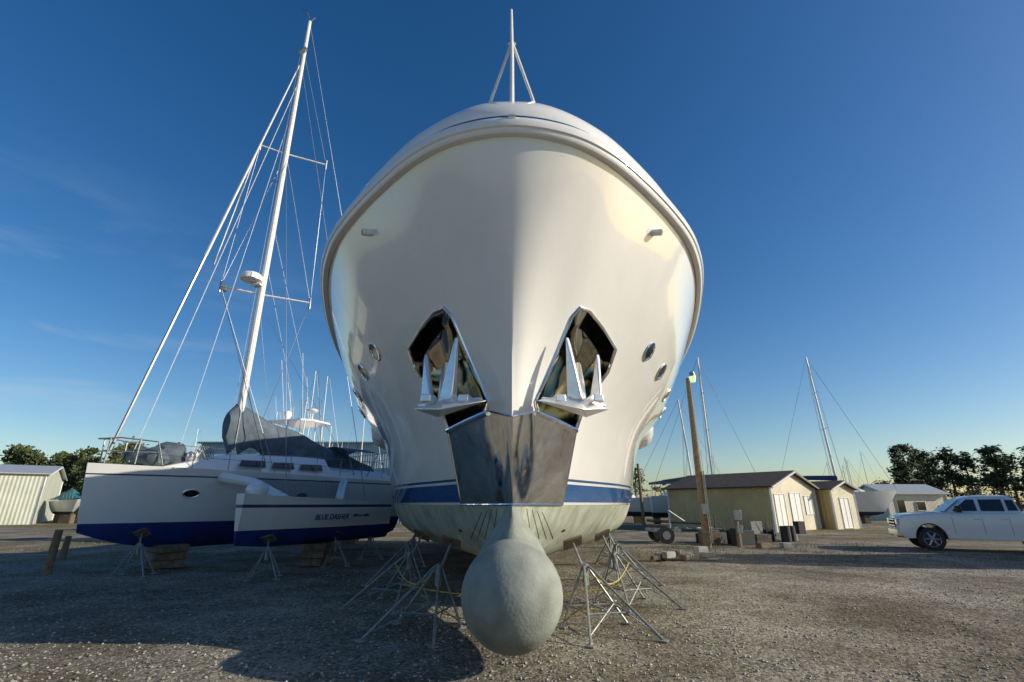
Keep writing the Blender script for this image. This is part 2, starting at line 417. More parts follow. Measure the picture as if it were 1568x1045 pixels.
# ------------------------------------------------------------------ jack stands
def stand(cx,cy,top,sp=.6,rot=0.3,h=.62):
    b=MB('jack_stand','galv','wood')
    T0=Vector(top); base=Vector((cx,cy,0)); hub=Vector((cx,cy,T0.z*h))
    hub.x=cx+(T0.x-cx)*h; hub.y=cy+(T0.y-cy)*h
    feet=[];mids=[]
    for i in range(4):
        a=rot+math.pi/4+i*math.pi/2; f=base+Vector((math.cos(a)*sp,math.sin(a)*sp,.015)); feet.append(f)
        b.tube([hub+Vector((math.cos(a)*.05,math.sin(a)*.05,.12)),f],.018,'galv',6); b.box(f,(.11,.11,.02),'galv',a)
        mids.append(f.lerp(hub,.4))
    for i in range(4): b.tube([mids[i],mids[(i+1)%4]],.012,'galv',5); b.tube([feet[i].lerp(hub,.12),mids[(i+1)%4].lerp(hub,.3)],.009,'galv',5)
    b.tube([hub-Vector((0,0,.15)),hub+Vector((0,0,.15))],.045,'galv',8); b.tube([hub,T0],.02,'galv',8)
    d=(T0-hub).normalized(); b.box(T0,(.3,.3,.03),'wood',0,M4=Vector((0,0,1)).rotation_difference(d).to_matrix().to_4x4())
    return b.obj()
for s in(-1,1):
    stand(s*1.35,7.55,(s*.95,8.2,1.12),.72,.25*s)
    stand(s*2.2,9.5,(s*1.75,10.1,1.12),.75,.4*s)
    stand(s*2.75,12.2,(s*2.3,12.4,1.05),.7,.1)
    stand(s*3.1,15.4,(s*2.8,15.4,.98),.7,.3)
ch=MB('safety_chain','yellow')
for (a,b_) in (((-1.2,7.7,.3),(1.2,7.7,.3)),((-2,9.5,.35),(2,9.5,.35)),((1.2,7.7,.7),(2.1,9.5,.7)),((-1.2,7.7,.7),(-2.1,9.5,.7))):
    a=Vector(a);b_=Vector(b_)
    ch.tube([a.lerp(b_,t)-Vector((0,0,.8*t*(1-t))) for t in np.linspace(0,1,10)],.008,'yellow',5)
ch.obj()
kb=MB('keel_block','wood')
for y in (9.8,12.8,16,20):
    for i in range(2): kb.box((.03*i,y,.13+.24*i),(1.1 if i%2==0 else .4,.35 if i%2==0 else .9,.235),'wood',.05*i)
kb.obj(bevel=.01)

# ------------------------------------------------------------------ generic hull
def bhull(mb,bow,d,L,B,zk,zb,zs,m,mdeck,rake=.8,full=.45,tipw=.02,stern=.85,foot=.25):
    d=Vector((d[0],d[1],0)).normalized(); n=Vector((-d.y,d.x,0)); bow=Vector((bow[0],bow[1],0))
    rings=[];S=22;J=9
    for i in range(S+1):
        s=i/S; sh=zb+(zs-zb)*s**.8
        plan=math.sin(min(s/.55,1)*math.pi/2)**.8*(1-(1-stern)*max(0,(s-.55)/.45)); hw=max(B/2*plan,tipw)
        k=zk+foot*(max(0,1-s/.25))**2
        e=full+(1-full)*max(0,1-s/.5)*.8
        ring=[]
        for j in range(-J,J+1):
            w=abs(j)/J; z=k+(sh-k)*w**1.2; x=s*L+rake*(1-w)*(1-s)**2
            ring.append(bow+d*x+n*(hw*w**e*(1 if j>0 else -1))+Vector((0,0,z)))
        rings.append(ring)
    o=len(mb.f); mb.loft(rings,m,closed=True,cap=True)
    nn=2*J+1
    for q in range(S):
        mb.mi[o+q*nn+nn-1]=mb.k(mdeck); mb.sm[o+q*nn+nn-1]=False
    return d,n,bow

# ------------------------------------------------------------------ trimaran
M['tri']=zmat('trimaran_hull_paint',[(0,(.006,.03,.2)),(1.18,(.76,.76,.75)),(2.40,(.05,.06,.1)),(2.425,(.76,.76,.75))],rough=.3)
M['ama']=zmat('float_hull_paint',[(0,(.006,.03,.2)),(1.05,(.76,.76,.75)),(1.60,(.03,.03,.16)),(1.65,(.76,.76,.75))],rough=.3)
tri=root('trimaran_sailboat')
DT=(.55,.835)
h=MB('main_hull','tri','whitem','white','glass')
d,n,b0=bhull(h,(-11.1,13.0),DT,10.5,2.6,.5,2.72,2.55,'tri','white',rake=.15,full=.4,foot=.5)
h.obj(tri,recalc=True,angle=50)
tbv=BVHTree.FromPolygons([Vector(v) for v in h.v],h.f)
def L2W(s,t,z,b0=b0,d=d,n=n): return b0+d*s+n*t+Vector((0,0,z))
cb=MB('cabin','white','glass')
def cring(s,hw,z0,z1):
    return [L2W(s,-hw,z0),L2W(s,-hw*.9,z0+(z1-z0)*.55),L2W(s,-hw*.7,z0+(z1-z0)*.9),L2W(s,-hw*.3,z1),L2W(s,hw*.3,z1),L2W(s,hw*.7,z0+(z1-z0)*.9),L2W(s,hw*.9,z0+(z1-z0)*.55),L2W(s,hw,z0)]
cb.loft([cring(1.6,.3,2.6,2.7),cring(2.4,.7,2.6,2.95),cring(3.3,1.0,2.6,3.2),cring(5.5,1.1,2.6,3.3),cring(6.6,1.1,2.6,3.3),cring(6.8,1.1,2.6,3.0),cring(9.5,1.0,2.55,2.95),cring(10.2,.95,2.55,2.7)],'white')
for s0,s1 in((3.3,4.2),(4.35,5.2),(5.35,6.3)):
    P=[L2W(s0+.05,-1.075,2.78),L2W(s1,-1.1,2.78),L2W(s1,-1.0,3.0),L2W(s0+.15,-.98,2.98)]
    cb.add([p-n*.05 for p in P],[(0,1,2,3)],'glass')
cb.obj(tri,angle=30)
pt=MB('hull_portlight','glass','whitem','steel')
for sp_,zp in ((2.35,1.98),(5.6,1.95)):
    hq=tbv.ray_cast(L2W(sp_,-5,zp),n); nq_=hq[1]
    if nq_.dot(n)>0: nq_=-nq_
    disc(pt,hq[0],nq_,.2,.11,'glass',.012,ring=.016)
pt.obj(tri)
am=MB('float_hull','ama','white')
DA=Vector((.45,.89,0)).normalized()
da,na,ba=bhull(am,(-6.9,12.9),DA,5.6,1.0,.62,1.95,1.75,'ama','white',rake=.05,full=.35,tipw=.16,stern=.4,foot=.1)
am.obj(tri,recalc=True,angle=50)
bmr=MB('cross_beam','white','whitem')
for s,w in((3.0,.32),(7.4,.3)):
    pa=L2W(s,-1.0,2.45); pb=ba+da*(s*.45)+Vector((0,0,1.8))
    bmr.tube([pa,pa.lerp(pb,.5)+Vector((0,0,.15)),pb],[w*.5,w*.45,w*.45],'white',10)
bmr.sph(tuple(ba+da*.5+Vector((-.1,.1,2.05))),(.3,.25,.2),'white')
bmr.obj(tri)
nt_=MB('trampoline_net','cover')
qa,qb,qc,qd=L2W(3.1,-1.0,2.5),L2W(7.3,-1.2,2.5),ba+da*3.3+Vector((0,0,1.85)),ba+da*1.4+Vector((0,0,1.9))
for k in range(25):
    t=k/24; nt_.tube([qa.lerp(qb,t),qd.lerp(qc,t)],.004,'cover',4); nt_.tube([qa.lerp(qd,t),qb.lerp(qc,t)],.004,'cover',4)
nt_.obj(tri)
nz=-na
for body_,so_,sz_,zz in (('BLUE DASHER',2.0,.205,1.27),('offshore sailing',3.45,.12,1.33)):
    tx=bpy.data.curves.new('boat_name','FONT'); tx.body=body_; tx.size=sz_; tx.extrude=.004; tx.shear=.3; tx.offset=.004
    tx.materials.append(M['blue']); to=bpy.data.objects.new('boat_name',tx); COL.objects.link(to); to.parent=tri
    pos=ba+da*so_-na*.52+Vector((0,0,zz))
    to.matrix_world=Matrix(((da.x,0,nz.x,pos.x),(da.y,0,nz.y,pos.y),(0,1,0,pos.z),(0,0,0,1)))
# rig
rg=MB('mast_and_rigging','alu','wire','wirew','white')
mx,my=-9.05,16.0; mt=22.2
rg.tube([(mx,my,2.9),(mx,my,12),(mx-.02,my,mt)],[.125,.11,.07],'alu',10)
sd=Vector((.92,.39,0))
def spr(z,l,l2):
    a=Vector((mx,my,z)); e1=a-sd*l+Vector((0,0,.12)); e2=a+sd*l2+Vector((0,0,-.05)); rg.tube([e1,a,e2],.03,'alu',6)
    rg.tube([e1-Vector((0,0,.25)),e1+Vector((0,0,.2))],.035,'wire',6); rg.tube([e2-Vector((0,0,.25)),e2+Vector((0,0,.2))],.035,'wire',6); return e1,e2
a1,a2=spr(15.0,.95,1.5); b1,b2=spr(8.85,1.3,1.65)
w=.010
top=Vector((mx,my,20.3))
for q in ([top,a1,b1,L2W(4.5,-1.2,2.6)],[top,a2,b2,L2W(4.6,1.1,2.6)],[Vector((mx,my,15)),b2],[Vector((mx,my,15)),b1,L2W(4.4,-1,2.6)],
          [Vector((mx,my,22.1)),L2W(10.3,0,2.6)],[Vector((mx,my,14.9)),Vector((-6.2,13.9,2.0))],
          [Vector((mx,my,19.5)),ba+da*4.5+Vector((0,0,1.8))]):
    rg.tube(q,w,'wire',5)
f0=L2W(.35,0,2.8); f1=Vector((mx-.1,my-.05,19.6))
rg.tube([f0,f0.lerp(f1,.4)],.042,'wire',6); rg.tube([f0.lerp(f1,.4),f1],[.05,.026],'wirew',6)
rg.tube([L2W(.9,0,2.8),Vector((mx,my,18.9))],.012,'wirew',5)
rg.tube([L2W(2.0,-.1,2.9),Vector((mx-.1,my,17))],.010,'wirew',5)
rg.tube([Vector((mx-1.0,my-.3,14.9)),Vector((mx-1.6,my-.5,9.8))],.028,'wirew',5)
for k in range(4):
    rg.tube([Vector((mx,my,8.5+1.6*(k%3))),L2W(5+k*1.1,.15*(-1)**k,3.7-.25*k)],.007,'wire',4)
rg.tube([(mx+.12,my-.14,3),(mx+.1,my-.14,21.5)],.010,'wirew',4); rg.tube([(mx-.15,my-.14,3),(mx-.1,my-.14,20)],.008,'wire',4)
rg.tube([(mx,my,mt),(mx-.25,my,mt+.7)],.012,'wire',4); rg.tube([(mx-.45,my,mt+.72),(mx-.1,my,mt+.66)],.02,'wire',4)
rg.tube([(mx,my,mt),(mx+.2,my,mt+.25)],.03,'wire',5); rg.tube([(mx-.15,my-.1,20.2),(mx+.1,my-.1,20.5)],.1,'wire',6)
rings=[[(mx-.25+.36*k*math.cos(a),my-.35+.36*k*math.sin(a),9.35+z) for a in np.linspace(0,2*math.pi,20,endpoint=False)] for z,k in((-.14,.8),(-.1,1),(.06,1),(.14,.8),(.17,.4))]
rg.loft(rings,'white'); rg.box((mx-.1,my-.15,9.15),(.3,.3,.06),'alu'); rg.box((mx-1.15,my-.35,8.9),(.2,.2,.12),'alu')
rg.obj(tri)
sc=MB('boom_sail_cover','cover','alu')
rings=[]
for i in range(29):
    t=i/28; c=L2W(3.3+6.3*t,0,4.05-1.15*t); hgt=(.6*(1-t)**1.2+.24)*(1+.1*math.sin(t*19)); wd=.22+.12*math.sin(t*9)**2
    if i==0: hgt*=.6
    if i==28: hgt*=.3;wd*=.3
    rings.append([c+n*(wd*math.cos(a)*(1+.16*math.sin(3*a+i*1.3)))+Vector((0,0,hgt*math.sin(a)*(1 if math.sin(a)>0 else .75+.25*math.sin(i*1.1)))) for a in np.linspace(0,2*math.pi,20,endpoint=False)])
sc.loft(rings,'cover'); sc.tube([L2W(3.4,0,3.85),L2W(10.1,0,2.75)],.08,'alu'); sc.obj(tri)
pr=MB('pulpit_and_rails','galv','cover','whitem','navy')
for s in(-1,1):
    pr.tube([L2W(.1,0,3.35),L2W(.5,.3*s,3.4),L2W(1.3,.55*s,3.35),L2W(1.5,.6*s,2.72)],.022,'galv',6)
    pr.tube([L2W(.3,.15*s,2.72),L2W(.3,.2*s,3.38)],.02,'galv',6); pr.tube([L2W(.9,.42*s,2.72),L2W(.9,.45*s,3.38)],.02,'galv',6)
    pr.tube([L2W(.2,.1*s,3.05),L2W(1.4,.57*s,3.05)],.015,'galv',6)
    for k in range(2,10): pr.tube([L2W(k,1.2*s,2.65),L2W(k,1.2*s,3.25)],.012,'galv',5)
    pr.tube([L2W(1.4,.57*s,3.3)]+[L2W(k,1.2*s,3.24) for k in range(2,10)],.007,'galv',4)
    pr.tube([L2W(1.4,.57*s,3.0)]+[L2W(k,1.2*s,2.95) for k in range(2,10)],.007,'galv',4)
def lump(mb,c,rx,ry,rz,m,seed):
    r_=random.Random(seed); n_=18; rings=[]; ph=[r_.uniform(0,6) for _ in range(4)]
    for i in range(1,9):
        a=math.pi*i/9
        rings.append([(c[0]+rx*(1+.16*math.sin(3*t+ph[0]+i)+.1*math.sin(7*t+ph[1]))*math.sin(a)*math.cos(t),c[1]+ry*(1+.16*math.sin(4*t+ph[2]))*math.sin(a)*math.sin(t),c[2]+rz*math.cos(a)*(1+.2*math.sin(2*t+ph[3]))) for t in [2*math.pi*j/n_ for j in range(n_)]])
    mb.loft(rings,m)
lump(pr,L2W(1.3,0,2.95),.55,.4,.28,'cover',1); lump(pr,L2W(1.9,.1,3.05),.45,.4,.36,'cover',2); lump(pr,L2W(2.5,-.2,3.05),.3,.3,.2,'whitem',3)
for k in range(5):
    c=L2W(2.3+.12*k,-.5+.1*k,3.0); pr.tube([c,c+Vector((.15,0,.35)),c+Vector((.3,.1,-.05))],.02,'galv',5)
pr.loft([[L2W(s,t,3.6+.2*math.sin(math.pi*(u))) for u,t in zip(np.linspace(0,1,8),np.linspace(-1.0,1.0,8))] for s in (7.4,7.9,8.4,8.9)],'cover',closed=False,cap=False)
for s in(-1,1):
    pr.tube([L2W(7.8,1.0*s,2.7),L2W(7.4,.98*s,3.61)],.018,'galv',5);pr.tube([L2W(8.4,1.0*s,2.7),L2W(8.9,.98*s,3.61)],.018,'galv',5)
pr.obj(tri)
cs=MB('hull_support_cribbing','wood','galv','concrete')
for (s,) in ((2.3,),(7.2,)):
    c=L2W(s,-.1,0)
    for i in range(3): cs.box((c.x,c.y,.12+.2*i),(.9-.1*i,.7 if i%2 else .9,.19),'wood',.6+.2*i)
c=ba+da*2.6
for i in range(3): cs.box((c.x,c.y,.12+.2*i),(.6,.5,.19),'wood',.2*i)
cs.obj(bevel=.01)
stand(-9.4,13.2,(-9.9,13.9,.95),.5); stand(-5.95,12.8,(-6.2,13.3,.85),.45); stand(-5.1,15.3,(-5.3,15.6,.85),.45); stand(-4.6,17.2,(-4.7,17.2,.9),.45)

# ------------------------------------------------------------------ background boats
M['bghull']=zmat('motorboat_hull_paint',[(0,(.02,.03,.06)),(1.0,(.75,.75,.73)),(9,(.75,.75,.73))],rough=.3)
def motorboat(name,bow,dr,L,B,zk,zb,zs,tower=True,sc_=1,cover=None):
    r=root(name); h=MB('hull','bghull','white'); d,n,b=bhull(h,bow,dr,L,B,zk,zb,zs,'bghull','white',rake=1.2); h.obj(r,recalc=True,angle=50)
    def P(s,t,z): return b+d*s+n*t+Vector((0,0,z))
    def rg_(s0,s1,hw,z): return [P(s0,-hw*.6,z),P(s0+.4,-hw,z),P(s1,-hw,z),P(s1,hw,z),P(s0+.4,hw,z),P(s0,hw*.6,z)]
    c=MB('superstructure','white','glass','galv','whitem'); H=B/2
    if cover:
        c.loft([[P(L*s,t*H*.95*min(1,.4+1.6*s),zs+.15+hh*(1-abs(t)**1.5)) for t in np.linspace(-1,1,9)] for s,hh in((.05,.15),(.3,.5),(.5,1.0),(.7,.7),(.98,.3))],cover,closed=False,cap=False)
    else:
        c.loft([rg_(L*.25,L*.72,H*.8,zs),rg_(L*.29,L*.72,H*.78,zs+.6*sc_)],'white',smooth=False)
        c.loft([rg_(L*.295,L*.715,H*.76,zs+.6*sc_),rg_(L*.37,L*.71,H*.7,zs+1.15*sc_)],'glass',smooth=False)
        c.loft([rg_(L*.35,L*.78,H*.75,zs+1.15*sc_),rg_(L*.36,L*.78,H*.74,zs+1.3*sc_)],'white',smooth=False)
        for k in (.42,.52,.62):
            for t in(-1,1): c.tube([P(L*k,t*H*.77,zs+.6*sc_),P(L*k+.1,t*H*.73,zs+1.15*sc_)],.04,'white',4)
    if tower:
        c.loft([rg_(L*.42,L*.7,H*.62,zs+1.3*sc_),rg_(L*.45,L*.7,H*.6,zs+1.9*sc_)],'white',smooth=False)
        zt=zs+3.1*sc_
        c.loft([rg_(L*.46,L*.68,H*.58,zt),rg_(L*.465,L*.675,H*.54,zt+.1)],'white',smooth=False)
        for s in (.48,.57,.66):
            for t in(-1,1): c.tube([P(L*s,H*.56*t,zs+1.3),P(L*s,H*.52*t,zt)],.03,'whitem',6)
        c.tube([P(L*.52,0,zt+.1),P(L*.52,0,zt+.6)],.05,'white'); c.sph(tuple(P(L*.52,0,zt+.65)),(.3,.3,.12),'white',12); c.sph(tuple(P(L*.62,.5,zt+.4)),(.2,.2,.25),'white',12)
        for t,a in((-.9,2.8),(.9,3.2),(.3,2.2),(-.4,4)): c.tube([P(L*.6,t,zt),P(L*.66,t*1.1,zt+a)],.015,'whitem',5)
        for t in(-1,1): c.tube([P(L*.55,H*.95*t,zs),P(L*.75,H*1.6*t,zs+7*sc_)],.025,'galv',5)
        for k in range(6): c.tube([P(L*(.42+.055*k),-H*.62,zs+1.9*sc_),P(L*(.42+.055*k),-H*.62,zs+2.25*sc_)],.014,'galv',4)
        c.tube([P(L*.42,-H*.62,zs+2.25*sc_),P(L*.7,-H*.62,zs+2.25*sc_)],.016,'galv',4)
    for t in(-1,1):
        c.tube([P(L*s,t*H*min(1,.35+1.6*s)*.9,zb+(zs-zb)*s**.8+.6) for s in (.02,.1,.2,.3)],.018,'galv',5)
        for s in(.04,.12,.2,.28): c.tube([P(L*s,t*H*min(1,.35+1.6*s)*.88,zb+(zs-zb)*s**.8),P(L*s,t*H*min(1,.35+1.6*s)*.9,zb+(zs-zb)*s**.8+.6)],.014,'galv',4)
    c.obj(r,recalc=not cover)
    k=MB('support_blocks','wood')
    for s in(.25,.5,.8): q=P(L*s,0,0); k.box((q.x,q.y,zk/2+.03),(.6,.6,zk+.06),'wood')
    k.obj(r); return r
motorboat('sportfishing_boat',(-4.7,22.8),(-.95,.3),11,3.8,.7,3.35,2.5,True,.98)
motorboat('sportfishing_boat',(-9.5,33),(-1,.25),11,3.8,.7,3.2,2.6)
motorboat('cabin_cruiser',(13.2,47),(-.9,.5),7,2.4,.6,2.3,1.9,False)
motorboat('cabin_cruiser',(37.8,56.5),(-1,.1),7,2.4,.6,2.6,2.3,False,.9)
motorboat('covered_motorboat',(-39.2,46),(-.8,.6),5.5,2.2,.7,2.1,1.9,False,1,'teal')
motorboat('offscreen_shadow_yacht',(20.5,14.6),(1,.03),17,4.4,1.0,6.2,5.6,True,1.0)  # unseen boat right of frame, added to cast the shadow band on the ground

def sailboat(name,bow,dr,L,zs,mast,mh,cover='navy',rakex=0,wires=True):
    r=root(name); h=MB('hull','bghull','white'); d,n,b=bhull(h,bow,dr,L,L*.3,.6,zs+.25,zs,'bghull','white',rake=1.5); h.obj(r,recalc=True,angle=50)
    g=MB('rig_and_cabin','alu','wire',cover,'white','glass')
    def P(s,t,z): return b+d*s+n*t+Vector((0,0,z))
    q=P(L*.42,0,0) if mast is None else Vector((mast[0],mast[1],0))
    g.tube([q+Vector((0,0,zs)),q+Vector((rakex,0,mh))],[.11,.07],'alu',8)
    for f,l in((.45,1.0),(.72,.8)):
        z=zs+(mh-zs)*f; c=q+Vector((rakex*f,0,z)); g.tube([c-n*l,c+n*l],.03,'alu',5)
        g.tube([c-n*l,q+Vector((rakex,0,mh-.3))],.012,'wire',4); g.tube([c+n*l,q+Vector((rakex,0,mh-.3))],.012,'wire',4)
        g.tube([c-n*l,P(L*.45,-L*.14,zs)],.012,'wire',4); g.tube([c+n*l,P(L*.45,L*.14,zs)],.012,'wire',4)
    g.tube([q+Vector((rakex,0,mh)),P(0,0,zs+.3)],.02,'wire',4); g.tube([q+Vector((rakex,0,mh)),P(L,0,zs)],.014,'wire',4)
    g.tube([q+Vector((0,0,zs+1.3)),q+d*L*.25+Vector((0,0,zs+1.35)),q+d*L*.45+Vector((0,0,zs+1.2))],[.24,.2,.1],cover,10)
    def cg(s,hw,z1): return [P(s,-hw,zs),P(s,-hw*.85,z1),P(s,hw*.85,z1),P(s,hw,zs)]
    g.loft([cg(L*.25,.4,zs+.1),cg(L*.33,.8,zs+.45),cg(L*.65,.95,zs+.5),cg(L*.67,.95,zs+.1)],'white',smooth=False)
    for s in(.4,.5,.58): g.add([P(L*s,-.93,zs+.15),P(L*(s+.06),-.94,zs+.15),P(L*(s+.06),-.9,zs+.35),P(L*s,-.9,zs+.35)],[(0,1,2,3)],'glass')
    g.obj(r); k=MB('support_blocks','wood')
    for s in(.3,.5,.75): c=P(L*s,0,0); k.box((c.x,c.y,.35),(.5,.5,.7),'wood')
    k.obj(r)
sailboat('sailing_yacht',(35,46),(-1,.25),10,2.6,(29.4,45.5),15.3,'navy',-.55)
sailboat('sailing_yacht',(20.5,41),(-1,.2),9,2.3,(16.6,41.5),14.1,'cover')
sailboat('sailing_yacht',(19,44),(-1,.3),8.5,2.2,(15.9,44),10.8,'cover',-.6)
mm=MB('distant_mast_group','alu','wire')
for x,y,z in((-17.5,42,13),(-15.5,40,12),(-19,44,11),(-13.6,45,14),(-21,43,9.5),(-27,48,8),(-32,50,9),(38,60,6.5),(42,62,7),(47,70,8),(51,72,9),(44,66,6.5),(23,60,8),(25,62,7.5)):
    mm.tube([(x,y,0),(x+random.uniform(-.3,.3),y,z)],[.06,.035],'alu',6); mm.tube([(x,y,z*.98),(x+2.5,y,1.5)],.012,'wire',4); mm.tube([(x,y,z*.98),(x-2.5,y,1.5)],.012,'wire',4)
mm.obj()

# ------------------------------------------------------------------ buildings
def gable(name,c0,u,Lu,w,Lw,ze,zr,mu,mw,mroof,openings=()):
    r=root(name); u=Vector((*u,0)).normalized(); w=Vector((*w,0)).normalized(); c=Vector((*c0,0))
    def P(a,b,z): return c+u*a+w*b+Vector((0,0,z))
    wl=MB('walls',mu,mw)
    wl.add([P(0,0,0),P(Lu,0,0),P(Lu,0,ze),P(0,0,ze)],[(0,1,2,3)],mu); wl.add([P(0,Lw,0),P(Lu,Lw,0),P(Lu,Lw,ze),P(0,Lw,ze)],[(0,1,2,3)],mu)
    for a in(0,Lu): wl.add([P(a,0,0),P(a,Lw,0),P(a,Lw,ze),P(a,Lw/2,zr),P(a,0,ze)],[(0,1,2,3,4)],mw)
    for a,b_ in((0,0),(0,Lw),(Lu,0)): wl.box(P(a,b_,ze/2),(.12,.12,ze-.02),'whitem')
    wl.obj(r)
    rf=MB('roof',mroof,'whitem'); o=.3; k=(zr-ze)/(Lw/2)
    for s in(0,1):
        b0=-o if s==0 else Lw+o; z0=ze-k*o+.03
        A=[P(-o,b0,z0),P(Lu+o,b0,z0),P(Lu+o,Lw/2,zr+.03),P(-o,Lw/2,zr+.03)]
        rf.add(A+[p+Vector((0,0,.09)) for p in A],[(0,1,2,3),(4,5,6,7),(0,1,5,4),(1,2,6,5),(2,3,7,6),(3,0,4,7)],mroof)
        rf.tube([P(-o-.03,b0,z0-.03),P(-o-.03,Lw/2,zr)],.06,'whitem',4)
    rf.obj(r,recalc=True)
    if openings:
        op=MB('doors_and_windows','whitem','glass')
        for wall,a0,a1,z0,z1,m in openings:
            f=(lambda a,z,e:P(a,-e,z)) if wall=='u' else (lambda a,z,e:P(-e,a,z))
            op.add([f(a0,z0,.02),f(a1,z0,.02),f(a1,z1,.02),f(a0,z1,.02)],[(0,1,2,3)],m)
            pts=[f(a0,z0,.03),f(a0,z1,.03),f(a1,z1,.03),f(a1,z0,.03),f(a0,z0,.03)]
            for i in range(4): op.tube([pts[i],pts[i+1]],.035,'whitem',4)
            if m=='whitem' and wall=='w': op.tube([f((a0+a1)/2,z0,.025),f((a0+a1)/2,z1,.025)],.015,'glass',4)
        op.obj(r)
    return r
gable('tan_storage_shed',(16.5,32.4),(-4.4,5.6),7.6,(5.6,4.4),6.7,2.75,3.75,'tan','shedwhite','roofdark',
  (('w',.4,1.8,.05,2.3,'whitem'),('w',2.6,4.2,.05,2.4,'whitem'),('w',4.8,6.0,1.0,2.2,'whitem')))
gable('small_storage_shed',(22.6,36),(-3,5),4,(5,3),3.2,2.7,3.2,'tan','shedwhite','roofdark',(('w',1,2.2,.05,2.1,'whitem'),))
gable('white_utility_building',(40.5,55),(1,.05),6.8,(-.05,1),5,2.75,3.7,'shedwhite','shedwhite','roofmetal',(('u',1,1.9,.05,2.1,'glass'),('u',3.2,4.2,1,1.9,'glass')))
gable('blue_grey_warehouse',(-29,46),(1,0),21,(0,1),16,7.1,7.9,'bluewall','bluewall','bluewall',(('u',14,18,.05,4.2,'whitem'),))
gable('metal_boat_shed',(-41.8,45),(-.8,-.6),22,(-.6,.8),14,4.2,5.2,'greenwall','greenwall','roofmetal',(('u',7,10,.05,3.2,'glass'),))

# ------------------------------------------------------------------ poles and clutter
M['lens']=mat('lamp_lens',(.5,.6,.35),.3,emit=((.7,.9,.4),.8))
lp=MB('yard_light_pole','pole','galv','lens')
lp.tube([(7.85,21,0),(7.83,21,3.5),(7.85,21,7.0)],[.16,.14,.10],'pole',10)
lp.tube([(7.85,20.9,6.75),(7.85,20.5,6.95)],.03,'galv',6); lp.tube([(7.85,20.45,6.95),(7.85,20.45,7.15)],[.14,.1],'galv',12); lp.tube([(7.85,20.45,6.7),(7.85,20.45,6.95)],[.11,.15],'lens',12)
lp.tube([(8.0,20.85,.2),(7.98,20.87,3.0)],.03,'galv',6); lp.box((7.85,20.8,1.5),(.25,.15,.4),'galv'); lp.obj()
up=MB('utility_pole','pole','wire'); up.tube([(9.7,38,0),(9.6,38,4.6)],[.13,.1],'pole',8); up.tube([(9.3,38,4.2),(9.95,38,4.2)],.04,'pole',5); up.obj()
pd=MB('power_pedestal','pole','galv','whitem'); pd.tube([(9.35,21.5,0),(9.35,21.5,1.3)],.09,'pole',8); pd.box((9.35,21.35,1.25),(.3,.18,.4),'galv'); pd.box((9.35,21.3,.7),(.22,.12,.3),'galv'); pd.obj(bevel=.01)
def post(name,x0,y0,nx):
    p=MB(name,'pole'); p.tube([(x0,y0,0),(x0+.03,y0,nx)],[.1,.085],'pole',8); p.obj()
post('wooden_post',-11.9,13.6,1.05); post('wooden_post',-11.6,18,.8); post('wooden_post',-14.5,17,.7)
tr=MB('boat_trailer','galv','black')
for dx in(-.6,.6): tr.tube([(6.6+dx*.3,24,.6),(9.6,24.2+dx,.6)],.05,'galv',6)
for (x,y) in((6.9,23.3),(6.9,24.9)): tr.tube([(x,y-.1,.36),(x,y+.1,.36)],[.36,.36],'black',20); tr.tube([(x,y-.11,.36),(x,y-.105,.36)],.18,'galv',12)
tr.box((7,24.1,.55),(1.2,1.6,.12),'galv'); tr.tube([(8.8,24,.6),(8.8,24,1.3)],.04,'galv'); tr.tube([(7.2,23.6,.6),(7.2,23.6,1.4),(8.2,24,.8)],.04,'galv')
for t in (.2,.45,.7): tr.tube([(7+2*t,23.5,.65),(7+2*t,24.7,.65)],.04,'galv'); 
tr.tube([(6.4,23.7,.95),(8.9,23.8,.85)],.06,'black'); tr.tube([(6.4,24.5,.95),(8.9,24.4,.85)],.06,'black'); tr.obj()
cl=MB('stacked_yard_gear','wood','black','whitem','concrete','cover')
for (x,y,z,a,b_,c_,m,r_) in ((10.1,23,.3,.9,.7,.6,'black',.3),(11.2,23.5,.2,.7,.6,.4,'wood',.1),(11.6,24.6,.45,.6,.12,.9,'concrete',.2),(8.7,23,.3,.7,.6,.6,'wood',.1),(9.2,24,.2,1.2,.8,.4,'black',.5),
   (13.6,25.5,.15,.5,.5,.3,'concrete',.3),(10.2,21.2,.10,.6,.3,.2,'wood',.4),(11.1,21.2,.10,.4,.3,.2,'concrete',.1),(17.2,31.0,.35,.5,.4,.7,'black',.3)):
    cl.box((x,y,z),(a,b_,c_),m,r_)
for k in range(16):
    x=10+random.uniform(-1.5,3); y=23.3+random.uniform(-.6,1.5); cl.tube([(x,y,.05),(x+random.uniform(-.5,.5),y+.2,random.uniform(.4,1.3))],.025,random.choice(['wood','wood','black']),5)
for (x,y) in ((9.6,22.3),(12.9,24.5),(13.3,24.8)): cl.tube([(x,y,0),(x,y,.7)],[.22,.22],'black',14)
def tyre(x,y,z):
    cl.loft([[(x+.3*math.cos(a)+.09*math.cos(a)*math.cos(p),y+.3*math.sin(a)+.09*math.sin(a)*math.cos(p),z+.09*math.sin(p)) for p in np.linspace(0,2*math.pi,8,endpoint=False)] for a in np.linspace(0,2*math.pi,21)],'black',cap=False)
tyre(12.2,24.9,.1); tyre(12.25,24.95,.28); tyre(12.15,24.9,.46)
cl.obj(bevel=.012)
hb=MB('hose_bib_junk_pile','concrete','wood','galv','yellow')
for i in range(14):
    x=5.2+random.uniform(-.9,1.0);y=16.8+random.uniform(-.5,.5); hb.box((x,y,.1+random.uniform(0,.12)),(random.uniform(.15,.5),random.uniform(.1,.3),random.uniform(.1,.22)),random.choice(['concrete','wood','wood','galv']),random.uniform(0,3))
hb.box((6.05,16.8,.2),(.35,.25,.4),'concrete',.3); hb.obj(bevel=.01)

